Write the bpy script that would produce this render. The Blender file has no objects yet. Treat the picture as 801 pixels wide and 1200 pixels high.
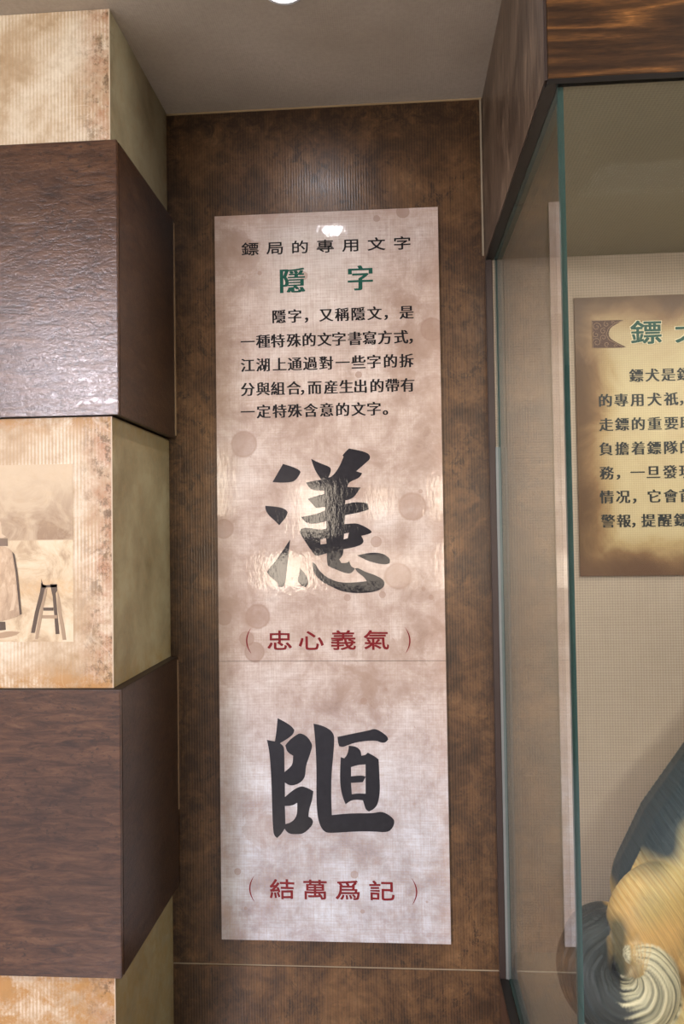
import bpy, bmesh, math, random
import numpy as np
from mathutils import Matrix, Vector, noise as mnoise
random.seed(4)
scene = bpy.context.scene
COL = scene.collection
H = 1.6                      # camera height above the floor

# ------------------------------------------------------------------ camera, light, exposure
cam_d = bpy.data.cameras.new('camera'); cam = bpy.data.objects.new('camera', cam_d); COL.objects.link(cam)
cam_d.sensor_fit = 'VERTICAL'; cam_d.sensor_height = 36.0; cam_d.lens = 896.87/1200*36.0
right = Vector((0.99760006, 0.06771318, -0.0144587)); up = Vector((0.01627984, -0.02642078, 0.99951834)); fwd = Vector((-0.06729856, 0.99735494, 0.02745973))
m = Matrix((right, up, -fwd)).transposed().to_4x4(); m.translation = Vector((0, -2.0339, H)); cam.matrix_world = m
cam_d.clip_start = 0.02
scene.camera = cam
world = bpy.data.worlds.new('world'); scene.world = world; world.use_nodes = True
world.node_tree.nodes['Background'].inputs[0].default_value = (0.9, 0.93, 1.0, 1); world.node_tree.nodes['Background'].inputs[1].default_value = 0.4
vs = scene.view_settings
scene.display_settings.display_device = 'sRGB'
vs.view_transform = 'Standard'; vs.look = 'None'; vs.gamma = 1.0; vs.use_curve_mapping = False
vs.exposure = 0.58
scene.cycles.max_bounces = 8; scene.cycles.transparent_max_bounces = 12; scene.cycles.sample_clamp_indirect = 6.0

def lamp(name, kind, loc, energy, color, target=None, **kw):
    l = bpy.data.lights.new(name, kind); l.energy = energy; l.color = color
    for k, v in kw.items(): setattr(l, k, v)
    o = bpy.data.objects.new(name, l); COL.objects.link(o); o.location = loc
    if target is not None:
        o.rotation_euler = (Vector(target)-Vector(loc)).to_track_quat('-Z', 'Y').to_euler()
    return o
WARM = (1.0, 0.86, 0.70)
# recessed downlights along the wall, then unseen fill spots added to brighten the room
DOWN = [(-0.215, -0.452), (-0.215, -0.86)]
FILL_SPOTS = [(-2.6, -1.6), (1.8, -1.7)]
for (x, y) in DOWN: lamp('downlight_beam', 'SPOT', (x, y, H+1.148), 16, WARM, (x, y, 0), spot_size=math.radians(118), spot_blend=0.9, shadow_soft_size=0.035)
for (x, y) in FILL_SPOTS: lamp('fill_beam', 'SPOT', (x, y, H+1.140), 165, (0.98, 0.95, 0.90), (x*.6, y+1.6, .6), spot_size=math.radians(172), spot_blend=0.5, shadow_soft_size=0.22)
# luminous panels in the ceiling of the room behind the camera
PANELS = [(-2.22, -4.45, .7, .42)]
lamp('panel_light', 'AREA', (-2.22, -4.45, H+1.13), 280, (.96, .90, 1.0), (-2.22, -4.45, 0), shape='RECTANGLE', size=.68, size_y=.40)
# area light without a fixture inside the display case, brightening lining and dog
lamp('case_light', 'AREA', (0.85, -0.50, H+0.70), 5.0, (1.0, 0.93, 0.84), (0.85, -0.3, H-0.6), shape='RECTANGLE', size=0.9, size_y=0.22)

# outlines and lettering positions of the prints, metres in the wall plane (x, z)
D={"big1": [[(-0.3209, 1.7386), (-0.2921, 1.7865), (-0.2669, 1.7787), (-0.2486, 1.7696), (-0.2453, 1.7638), (-0.2488, 1.7551), (-0.2601, 1.7409), (-0.2723, 1.7372), (-0.2966, 1.7363)], [(-0.3412, 1.6757), (-0.3168, 1.6733), (-0.2974, 1.6701), (-0.2854, 1.6641), (-0.2811, 1.6573), (-0.2856, 1.6439), (-0.2954, 1.6334), (-0.3043, 1.6229), (-0.3149, 1.6347), (-0.3293, 1.647), (-0.3365, 1.6567), (-0.3403, 1.665)], [(-0.2752, 1.585), (-0.2795, 1.5523), (-0.2838, 1.5187), (-0.287, 1.4947), (-0.2903, 1.466), (-0.2976, 1.4589), (-0.3073, 1.4604), (-0.3106, 1.471), (-0.3288, 1.4856), (-0.3384, 1.4977), (-0.3334, 1.5087), (-0.3162, 1.5263), (-0.2964, 1.5549)], [(-0.25, 1.5111), (-0.2462, 1.5029), (-0.2367, 1.4942), (-0.2301, 1.4798), (-0.2294, 1.4654), (-0.2362, 1.4583), (-0.2468, 1.4617), (-0.2553, 1.4728), (-0.2572, 1.4791), (-0.2522, 1.492)], [(-0.2167, 1.7984), (-0.1965, 1.7879), (-0.1677, 1.7767), (-0.1634, 1.7694), (-0.1665, 1.7574), (-0.1715, 1.7479), (-0.1647, 1.7487), (-0.151, 1.7619), (-0.1387, 1.7819), (-0.1302, 1.8024), (-0.133, 1.8058), (-0.1237, 1.8167), (-0.1154, 1.8238), (-0.0924, 1.8194), (-0.0685, 1.8122), (-0.06, 1.8043), (-0.0602, 1.7947), (-0.0689, 1.7867), (-0.0971, 1.7632), (-0.0814, 1.7576), (-0.0863, 1.7486), (-0.096, 1.7425), (-0.1081, 1.738), (-0.1177, 1.7324), (-0.1217, 1.7219), (-0.0862, 1.7198), (-0.0941, 1.7079), (-0.1039, 1.6947), (-0.116, 1.6882), (-0.1271, 1.6865), (-0.1282, 1.6759), (-0.1041, 1.6817), (-0.0753, 1.6798), (-0.0677, 1.6763), (-0.0656, 1.6619), (-0.0757, 1.6573), (-0.1045, 1.6515), (-0.1286, 1.6471), (-0.1304, 1.6232), (-0.1049, 1.6257), (-0.0882, 1.6225), (-0.0621, 1.6078), (-0.0584, 1.6011), (-0.0647, 1.5964), (-0.0863, 1.5919), (-0.0807, 1.5808), (-0.0808, 1.5746), (-0.0876, 1.5675), (-0.1107, 1.5607), (-0.1338, 1.5571), (-0.1359, 1.5409), (-0.1457, 1.5305), (-0.14, 1.5209), (-0.1257, 1.5207), (-0.1189, 1.5254), (-0.1152, 1.512), (-0.1043, 1.5061), (-0.1078, 1.5), (-0.1155, 1.4929), (-0.1308, 1.494), (-0.1499, 1.5019), (-0.1748, 1.5127), (-0.1776, 1.5175), (-0.1781, 1.5472), (-0.2023, 1.5403), (-0.2095, 1.5418), (-0.2214, 1.5573), (-0.2394, 1.5854), (-0.2498, 1.6024), (-0.2482, 1.6096), (-0.2409, 1.6157), (-0.2206, 1.614), (-0.1941, 1.6088), (-0.1782, 1.6124), (-0.1779, 1.6326), (-0.2011, 1.6262), (-0.2253, 1.6256), (-0.2373, 1.6335), (-0.2454, 1.6442), (-0.225, 1.6477), (-0.1984, 1.6531), (-0.1813, 1.6614), (-0.1803, 1.6701), (-0.2054, 1.6676), (-0.2149, 1.6788), (-0.2268, 1.692), (-0.205, 1.6994), (-0.1817, 1.7047), (-0.183, 1.7134), (-0.2144, 1.7149), (-0.2249, 1.7238), (-0.2311, 1.736), (-0.2092, 1.7399), (-0.1899, 1.7424), (-0.1994, 1.7556), (-0.2088, 1.7727)], [(-0.1954, 1.5834), (-0.1795, 1.5879), (-0.1787, 1.5726), (-0.1942, 1.5704)], [(-0.1317, 1.5983), (-0.1187, 1.6005), (-0.1223, 1.5862), (-0.1334, 1.583)], [(-0.0981, 1.5404), (-0.0774, 1.545), (-0.0535, 1.5475), (-0.0297, 1.5444), (-0.0165, 1.5356), (-0.0109, 1.5274), (-0.013, 1.5184), (-0.023, 1.5157), (-0.0444, 1.5178), (-0.0729, 1.5268)], [(-0.217, 1.5242), (-0.2098, 1.5203), (-0.2004, 1.5034), (-0.1838, 1.4864), (-0.1552, 1.4718), (-0.1264, 1.4682), (-0.0977, 1.4698), (-0.0728, 1.4724), (-0.0831, 1.4854), (-0.0973, 1.4951), (-0.1043, 1.5061), (-0.0971, 1.508), (-0.0781, 1.4972), (-0.0497, 1.4874), (-0.0308, 1.4767), (-0.0262, 1.4657), (-0.0311, 1.4539), (-0.0503, 1.4446), (-0.079, 1.441), (-0.1125, 1.4413), (-0.1411, 1.4464), (-0.165, 1.4576), (-0.1888, 1.4698), (-0.2031, 1.4819), (-0.2135, 1.4963), (-0.2162, 1.5131)]], "big2": [[(-0.3147, 1.113), (-0.2931, 1.1021), (-0.2778, 1.0917), (-0.2707, 1.0822), (-0.2733, 1.0717), (-0.2864, 1.0608), (-0.3092, 1.0474), (-0.2997, 1.0394), (-0.2979, 1.0275), (-0.2981, 0.9721), (-0.2825, 0.985), (-0.2762, 0.9945), (-0.2749, 1.0148), (-0.2845, 1.0205), (-0.2916, 1.0275), (-0.2953, 1.0418), (-0.284, 1.056), (-0.2646, 1.0703), (-0.254, 1.0742), (-0.2368, 1.0657), (-0.2246, 1.0468), (-0.2242, 1.0373), (-0.2317, 1.0136), (-0.2417, 0.9876), (-0.2429, 0.9663), (-0.2469, 0.9544), (-0.2591, 0.9425), (-0.2769, 0.9367), (-0.2879, 0.9381), (-0.2975, 0.9446), (-0.2979, 0.9068), (-0.2785, 0.9235), (-0.2558, 0.9364), (-0.2376, 0.9309), (-0.2224, 0.9225), (-0.2261, 0.898), (-0.2346, 0.8743), (-0.2362, 0.8564), (-0.2267, 0.8509), (-0.2235, 0.8405), (-0.2318, 0.8273), (-0.2488, 0.8129), (-0.2608, 0.8104), (-0.2848, 0.8102), (-0.2943, 0.8162), (-0.2999, 0.8241), (-0.3088, 0.8099), (-0.3199, 0.7998), (-0.3266, 0.8049), (-0.3303, 0.8167), (-0.3321, 0.8734), (-0.3334, 0.9586), (-0.3375, 1.025), (-0.3439, 1.0558), (-0.3227, 1.0521), (-0.3185, 1.0773)], [(-0.2982, 0.8832), (-0.279, 0.8843), (-0.2655, 0.892), (-0.2658, 0.8646), (-0.2723, 0.8494), (-0.2844, 0.8399), (-0.2974, 0.836)], [(-0.2196, 1.0989), (-0.1971, 1.0942), (-0.1757, 1.0834), (-0.1663, 1.0707), (-0.1651, 1.0565), (-0.1685, 1.0163), (-0.174, 0.9691), (-0.1757, 0.9126), (-0.1746, 0.8608), (-0.1479, 0.8639), (-0.1146, 0.8661), (-0.0672, 0.8666), (-0.0458, 0.8715), (-0.0294, 0.8656), (-0.0131, 0.8531), (-0.0109, 0.8429), (-0.0158, 0.8297), (-0.0287, 0.8174), (-0.0679, 0.8198), (-0.1153, 0.8192), (-0.1819, 0.8137), (-0.1961, 0.8183), (-0.2055, 0.8323), (-0.2123, 0.8557), (-0.215, 0.9028), (-0.213, 0.983), (-0.2158, 1.0587)], [(-0.1569, 1.0645), (-0.1115, 1.0741), (-0.0733, 1.0818), (-0.059, 1.0866), (-0.0425, 1.0791), (-0.0261, 1.0664), (-0.0239, 1.0584), (-0.0311, 1.0499), (-0.043, 1.0499), (-0.0547, 1.0555), (-0.0832, 1.0544), (-0.1118, 1.0496), (-0.131, 1.0425), (-0.1429, 1.0382), (-0.1525, 1.04), (-0.1557, 1.0494)], [(-0.1276, 1.0415), (-0.1096, 1.0402), (-0.0964, 1.0299), (-0.0947, 1.0158), (-0.0838, 1.0177), (-0.078, 1.0238), (-0.0601, 1.0145), (-0.0498, 1.0066), (-0.0482, 0.9606), (-0.0473, 0.923), (-0.0535, 0.8902), (-0.0646, 0.8769), (-0.0775, 0.8712), (-0.0859, 0.8767), (-0.0895, 0.8898), (-0.0927, 0.9001), (-0.1069, 0.9019), (-0.1236, 0.8998), (-0.138, 0.8894), (-0.1449, 0.9058), (-0.1507, 0.9316), (-0.1521, 0.9645), (-0.1491, 1.0117), (-0.14, 1.0089), (-0.1337, 1.0156), (-0.1288, 1.0283)], [(-0.1223, 0.9859), (-0.1032, 0.9922), (-0.0842, 0.9932), (-0.0846, 0.9612), (-0.0941, 0.9649), (-0.1226, 0.9619)], [(-0.1229, 0.945), (-0.092, 0.9471), (-0.0847, 0.9603), (-0.0853, 0.9171), (-0.1043, 0.9179), (-0.1214, 0.9154)]], "title": [([("鏢", -0.3739), ("局", -0.306), ("的", -0.2391), ("專", -0.1711), ("用", -0.1022), ("文", -0.0342), ("字", 0.0342)], 2.3676, 0.0429)], "head": [([("隱", -0.2616), ("字", -0.0784)], 2.2774, 0.069)], "body": [([("隱", -0.2983), ("字", -0.2554), ("，", -0.2138), ("又", -0.1711), ("稱", -0.1285), ("隱", -0.086), ("文", -0.0423), ("，", -0.0013), ("是", 0.0428)], 2.1821, 0.0357), ([("一", -0.3834), ("種", -0.3415), ("特", -0.3018), ("殊", -0.2588), ("的", -0.218), ("文", -0.1766), ("字", -0.1379), ("書", -0.0954), ("寫", -0.0563), ("方", -0.0154), ("式", 0.0268), ("，", 0.0636)], 2.1166, 0.0359), ([("江", -0.3841), ("湖", -0.3423), ("上", -0.2979), ("通", -0.257), ("過", -0.2156), ("對", -0.1729), ("一", -0.129), ("些", -0.0866), ("字", -0.0456), ("的", -0.0021), ("拆", 0.0406)], 2.053, 0.0358), ([("分", -0.3848), ("與", -0.3431), ("組", -0.3034), ("合", -0.2605), ("，", -0.2269), ("而", -0.2046), ("産", -0.1607), ("生", -0.1202), ("出", -0.0824), ("的", -0.0388), ("帶", 0.002), ("有", 0.0421)], 1.9882, 0.0358), ([("一", -0.3855), ("定", -0.3424), ("特", -0.2995), ("殊", -0.2586), ("含", -0.2159), ("意", -0.1733), ("的", -0.1309), ("文", -0.0885), ("字", -0.0476), ("。", -0.0055)], 1.9274, 0.0358)], "cap": [([("忠", -0.3068), ("心", -0.2232), ("義", -0.1379), ("氣", -0.0509)], 1.3166, 0.0659), ([("結", -0.3079), ("萬", -0.2213), ("爲", -0.1349), ("記", -0.0467)], 0.6659, 0.0654)], "paren": [(-0.3903, 1.3171), (0.032, 1.3161), (-0.3892, 0.6666), (0.0385, 0.6661)], "btitle": [([("鏢", 0.6603), ("犬", 0.772)], 2.1075, 0.0755)], "bbody": [([("鏢", 0.6327), ("犬", 0.6731), ("是", 0.7132), ("鏢", 0.753)], 1.9963, 0.0335), ([("的", 0.5525), ("專", 0.5928), ("用", 0.634), ("犬", 0.6767), ("祇", 0.7187), ("，", 0.7545)], 1.9333, 0.0336), ([("走", 0.5532), ("鏢", 0.5935), ("的", 0.6342), ("重", 0.6756), ("要", 0.7177), ("助", 0.7572)], 1.8705, 0.0336), ([("負", 0.5513), ("擔", 0.592), ("着", 0.6331), ("鏢", 0.6731), ("隊", 0.7142), ("的", 0.7545)], 1.8075, 0.0335), ([("務", 0.5515), ("，", 0.5905), ("一", 0.6294), ("旦", 0.6694), ("發", 0.7111), ("現", 0.7518)], 1.745, 0.0336), ([("情", 0.5501), ("况", 0.5912), ("，", 0.63), ("它", 0.6698), ("會", 0.711), ("首", 0.7502)], 1.6826, 0.0335), ([("警", 0.5521), ("報", 0.5918), ("，", 0.6263), ("提", 0.6539), ("醒", 0.6951), ("鏢", 0.7357)], 1.6204, 0.0335)], "stains": [(-0.3966, 1.8414, 0.0363), (0.0489, 1.667, 0.0386), (0.0084, 1.4849, 0.0363), (-0.0475, 1.5758, 0.0148), (-0.1257, 1.4293, 0.0091), (-0.0329, 1.4361, 0.0091), (0.0748, 1.4507, 0.0057), (0.0712, 1.7069, 0.0057), (-0.0327, 2.4373, 0.0091), (0.0372, 2.4527, 0.0182), (0.1091, 2.1354, 0.0318), (-0.0868, 2.02, 0.0091), (-0.4551, 1.3786, 0.0204), (-0.3648, 1.3813, 0.034), (-0.3955, 1.3223, 0.0204), (-0.3746, 1.2877, 0.0272), (-0.0863, 1.1578, 0.0091), (-0.4262, 0.7105, 0.0091), (-0.1177, 0.707, 0.0102), (-0.4059, 0.6151, 0.0045), (-0.0978, 0.6126, 0.0057), (-0.3491, 2.3022, 0.0057), (-0.2303, 2.2908, 0.0113), (0.0696, 0.6404, 0.0034), (-0.0277, 1.1883, 0.0041), (-0.4538, 1.6152, 0.0272), (0.0945, 1.4282, 0.0068), (-0.3783, 2.3892, 0.0068)], "orn": [(0.5226, 2.1432), (0.6022, 2.1428), (0.5867, 2.1332), (0.5713, 2.1248), (0.5645, 2.1116), (0.5663, 2.0981), (0.5813, 2.0864), (0.6081, 2.0722), (0.5961, 2.0703), (0.5221, 2.0726)], "photo": [(-0.6892, 1.7578), (-0.691, 1.3754)], "backdrop": [(-0.6907, 1.5949)], "legs_dark": [[(-0.7602, 1.5019), (-0.7552, 1.4986), (-0.7479, 1.496), (-0.752, 1.4857), (-0.7647, 1.441), (-0.7748, 1.3947), (-0.7831, 1.3947), (-0.7746, 1.4379), (-0.7626, 1.4826)], [(-0.7403, 1.4991), (-0.7255, 1.499), (-0.7242, 1.4855), (-0.7282, 1.4791), (-0.7244, 1.4343), (-0.72, 1.3921), (-0.7286, 1.3915), (-0.7317, 1.4344), (-0.7348, 1.4728)], [(-0.7554, 1.4489), (-0.7333, 1.4488), (-0.7333, 1.442), (-0.7554, 1.4422)], [(-0.7601, 1.5108), (-0.7552, 1.497), (-0.7248, 1.4977), (-0.7255, 1.4925), (-0.7585, 1.4916)]], "legs_light": [[(-0.7519, 1.489), (-0.746, 1.4905), (-0.7554, 1.4473), (-0.7622, 1.409), (-0.7682, 1.3809), (-0.7738, 1.3816), (-0.7688, 1.4122), (-0.7603, 1.4538)], [(-0.7239, 1.4839), (-0.719, 1.4694), (-0.7158, 1.4406), (-0.7094, 1.4087), (-0.7049, 1.3793), (-0.7128, 1.3793), (-0.7176, 1.4087), (-0.724, 1.4471)], [(-0.7588, 1.4326), (-0.7244, 1.4324), (-0.7245, 1.4254), (-0.7588, 1.4256)]], "robe": [(-0.962, 1.5832), (-0.9183, 1.5908), (-0.8714, 1.582), (-0.8514, 1.5818), (-0.833, 1.5793), (-0.823, 1.5685), (-0.8164, 1.5475), (-0.8116, 1.512), (-0.8083, 1.4734), (-0.8041, 1.4349), (-0.8184, 1.4279), (-0.8351, 1.4229), (-0.8517, 1.4192), (-0.8884, 1.4156), (-0.9286, 1.4197), (-0.9688, 1.4361), (-0.9648, 1.5007)], "robe_edge": [(-0.824, 1.5701), (-0.8187, 1.5636), (-0.8122, 1.5249), (-0.8077, 1.4798), (-0.8035, 1.4349), (-0.8078, 1.4336), (-0.8123, 1.4799), (-0.8168, 1.5249)], "sash": [(-0.962, 1.6011), (-0.8346, 1.5987), (-0.834, 1.5825), (-0.962, 1.5816)], "jacket": [(-0.962, 1.7084), (-0.9282, 1.7468), (-0.8778, 1.7458), (-0.8546, 1.6448), (-0.8486, 1.627), (-0.8479, 1.6092), (-0.838, 1.6026), (-0.8513, 1.5989), (-0.962, 1.6004)], "foot": [(-0.8717, 1.4193), (-0.8401, 1.4191), (-0.8391, 1.4014), (-0.8718, 1.3984)], "legs_shadow": [(-0.8518, 1.3951), (-0.8318, 1.3992), (-0.8069, 1.3964), (-0.8185, 1.3885), (-0.8518, 1.3823), (-0.8918, 1.3841)], "sleeve": [(-0.8232, 1.4993), (-0.8182, 1.4992), (-0.8143, 1.4735), (-0.821, 1.4446), (-0.831, 1.4415), (-0.8284, 1.4479), (-0.8233, 1.4671)]}
# ------------------------------------------------------------------ node helpers
class NT:
    def __init__(s, name):
        s.mat = bpy.data.materials.new(name); s.mat.use_nodes = True
        s.t = s.mat.node_tree; s.b = s.t.nodes['Principled BSDF']; s.out = s.t.nodes['Material Output']
        g = s.n('ShaderNodeNewGeometry'); s.pos = g.outputs['Position']
    def n(s, k): return s.t.nodes.new(k)
    def l(s, a, b):
        if hasattr(a, 'is_output') or isinstance(a, bpy.types.NodeSocket): s.t.links.new(a, b)
        else: b.default_value = a
    def map(s, sc, rot=(0,0,0), v=None):
        m = s.n('ShaderNodeMapping'); m.inputs['Scale'].default_value = sc; m.inputs['Rotation'].default_value = rot
        s.l(v or s.pos, m.inputs['Vector']); return m.outputs[0]
    def noise(s, sc, detail=4, rough=.55, dist=0, v=None):
        m = s.n('ShaderNodeTexNoise'); m.inputs['Scale'].default_value = sc; m.inputs['Detail'].default_value = detail
        m.inputs['Roughness'].default_value = rough; m.inputs['Distortion'].default_value = dist
        s.l(v or s.pos, m.inputs['Vector']); return m.outputs['Fac']
    def wave(s, sc, axis='X', dist=0, v=None, detail=2, dsc=1):
        m = s.n('ShaderNodeTexWave'); m.bands_direction = axis; m.inputs['Scale'].default_value = sc
        m.inputs['Distortion'].default_value = dist; m.inputs['Detail'].default_value = detail; m.inputs['Detail Scale'].default_value = dsc
        s.l(v or s.pos, m.inputs['Vector']); return m.outputs['Fac']
    def mr(s, x, a, b, c=0., d=1., smooth=False):
        m = s.n('ShaderNodeMapRange'); m.interpolation_type = 'SMOOTHSTEP' if smooth else 'LINEAR'
        s.l(x, m.inputs[0]); m.inputs[1].default_value = a; m.inputs[2].default_value = b; m.inputs[3].default_value = c; m.inputs[4].default_value = d
        return m.outputs[0]
    def m(s, op, a, b=0.0, c=None):
        m = s.n('ShaderNodeMath'); m.operation = op; s.l(a, m.inputs[0]); s.l(b, m.inputs[1])
        if c is not None: s.l(c, m.inputs[2])
        return m.outputs[0]
    def mix(s, f, a, b, mode='MIX'):
        m = s.n('ShaderNodeMix'); m.data_type = 'RGBA'; m.blend_type = mode
        s.l(f, m.inputs[0])
        for x, i in ((a, 6), (b, 7)):
            if isinstance(x, tuple): m.inputs[i].default_value = (*x[:3], 1)
            else: s.l(x, m.inputs[i])
        return m.outputs[2]
    def ramp(s, f, stops):
        m = s.n('ShaderNodeValToRGB'); e = m.color_ramp.elements
        while len(e) < len(stops): e.new(0.5)
        for i, (p, c) in enumerate(stops): e[i].position = p; e[i].color = (*c, 1)
        s.l(f, m.inputs[0]); return m.outputs[0]
    def xyz(s, v=None):
        m = s.n('ShaderNodeSeparateXYZ'); s.l(v or s.pos, m.inputs[0]); return m.outputs
    def bump(s, h, strength=.3, dist=.002, nrm=None):
        m = s.n('ShaderNodeBump'); m.inputs['Strength'].default_value = strength; m.inputs['Distance'].default_value = dist
        s.l(h, m.inputs['Height'])
        if nrm is not None: s.l(nrm, m.inputs['Normal'])
        return m.outputs[0]
    def done(s, col, rough=.5, nrm=None, spec=.5, coat=0, coatr=.1, metal=0):
        b = s.b
        if isinstance(col, tuple): b.inputs['Base Color'].default_value = (*col[:3], 1)
        else: s.l(col, b.inputs['Base Color'])
        s.l(rough, b.inputs['Roughness']); b.inputs['Specular IOR Level'].default_value = spec; b.inputs['Metallic'].default_value = metal
        b.inputs['Coat Weight'].default_value = coat; b.inputs['Coat Roughness'].default_value = coatr
        if nrm is not None: s.l(nrm, b.inputs['Normal']); s.l(nrm, b.inputs['Coat Normal'])
        return s.mat

def plain(name, col, rough=.6, spec=.4, metal=0):
    t = NT(name); f = t.noise(35, 3); c2 = tuple(x*.8 for x in col)
    return t.done(t.mix(f, col, c2), rough, spec=spec, metal=metal)
def emit(name, col, st):
    t = NT(name); t.done((0, 0, 0), .5); t.b.inputs['Emission Color'].default_value = (*col, 1); t.b.inputs['Emission Strength'].default_value = st
    return t.mat

# ------------------------------------------------------------------ materials
def wood_panel():            # stained panel behind the poster: fine vertical grain, burnt blotches
    t = NT('stained_panel'); x = t.xyz()
    blot = t.noise(5, 6, .65, .6); blot2 = t.noise(22, 6, .75, .8)
    grain = t.noise(1, 5, .6, .3, t.map((160, 160, 5)))
    lines = t.wave(44, 'X', 1.6, t.map((1, 1, .12)), 3, 3)
    f = t.m('ADD', t.m('MULTIPLY', blot, .62), t.m('MULTIPLY', blot2, .38))
    c = t.ramp(f, [(.37, (.014, .007, .003)), (.47, (.058, .027, .010)), (.55, (.120, .060, .023)), (.66, (.20, .108, .046))])
    c = t.mix(t.mr(grain, .45, .62, .0, .35), c, (.035, .017, .008))
    sp = t.m('MULTIPLY', t.mr(t.noise(38, 8, .8, .6, t.map((1, 1, .7))), .50, .58, 0, 1), t.mr(t.noise(7, 5, .7), .44, .56, .05, .85)); c = t.mix(sp, c, (.016, .008, .004))
    c = t.mix(t.m('MULTIPLY', lines, .16), c, (.25, .14, .07))
    # burnt border along the top and the two sides
    top = t.mr(x[2], H+.98, H+1.13, 0, 1, True)
    lf = t.mr(x[0], -.50, -.59, 0, .9, True); rt = t.mr(x[0], .17, .25, 0, .7, True)
    e = t.m('MAXIMUM', top, t.m('MAXIMUM', lf, rt))
    e = t.m('MULTIPLY', e, t.mr(t.noise(30, 7, .8, 1), .38, .62, .1, 1.15))
    c = t.mix(e, c, (.022, .010, .004))
    h = t.m('ADD', lines, t.m('MULTIPLY', grain, 1.4))
    return t.done(c, t.mr(blot2, .3, .7, .30, .42), t.bump(t.m('ADD', h, t.m('MULTIPLY', blot2, .6)), .20, .0009), .5, .09, .16)
def block_wood(side=False, dark=1.0, name='brown_block_wood'):
    t = NT(name)
    v = t.map((1, 1, 5.5) if not side else (2, 2, 5))
    ring = t.noise(7, 5, .6, 2.5, t.map((.25, .25, 2.5)))
    fine = t.noise(12, 8, .72, .8, v); bl = t.noise(4, 5, .6)
    pit = t.noise(75, 4, .65, 0, t.map((1, 1, 1.6)))
    f = t.m('ADD', t.m('MULTIPLY', fine, .75), t.m('MULTIPLY', ring, .2))
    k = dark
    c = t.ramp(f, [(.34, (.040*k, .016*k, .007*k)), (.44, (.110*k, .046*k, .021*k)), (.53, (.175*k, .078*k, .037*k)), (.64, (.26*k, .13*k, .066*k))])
    c = t.mix(t.mr(bl, .42, .68, 0, .45), c, (.05*k, .024*k, .014*k))
    c = t.mix(t.m('MULTIPLY', t.mr(pit, .56, .64, 0, .85), t.mr(t.noise(5, 5, .7), .46, .56, .1, 1)), c, (.02, .01, .006))
    h = t.m('ADD', t.m('MULTIPLY', fine, 1.2), t.m('MULTIPLY', t.mr(pit, .45, .7, 1, 0), .5))
    h = t.m('ADD', h, t.m('MULTIPLY', ring, .5))
    return t.done(c, .30 if not side else .36, t.bump(h, .22, .0020), .45, .38 if not side else .15, .12)
def canopy_wood(axis):
    t = NT('canopy_wood_'+axis)
    v = t.map((.6, 1, 6)) if axis == 'front' else t.map((1, 6, .8), (0, 0, 0))
    n = t.noise(2.4, 2, .45, .35, v)
    rings = t.m('FRACT', t.m('MULTIPLY', n, 7 if axis == 'front' else 12))
    rings = t.mr(t.m('ABSOLUTE', t.m('SUBTRACT', rings, .5)), .05, .5, 0, 1)
    fine = t.noise(60, 4, .6, 0, v)
    f = t.m('ADD', t.m('MULTIPLY', rings, .45), t.m('MULTIPLY', fine, .62))
    if axis == 'front':
        c = t.ramp(f, [(.22, (.020, .009, .004)), (.5, (.060, .027, .010)), (.72, (.145, .062, .018)), (.9, (.30, .135, .04))])
    else:
        c = t.ramp(f, [(.22, (.04, .024, .015)), (.5, (.082, .052, .034)), (.72, (.13, .086, .056)), (.9, (.19, .13, .09))])
    c = t.mix(t.mr(t.noise(7, 4), .4, .65, 0, .55), c, (.018, .009, .005))
    return t.done(c, .4, t.bump(f, .3, .0015), .4)
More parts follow.
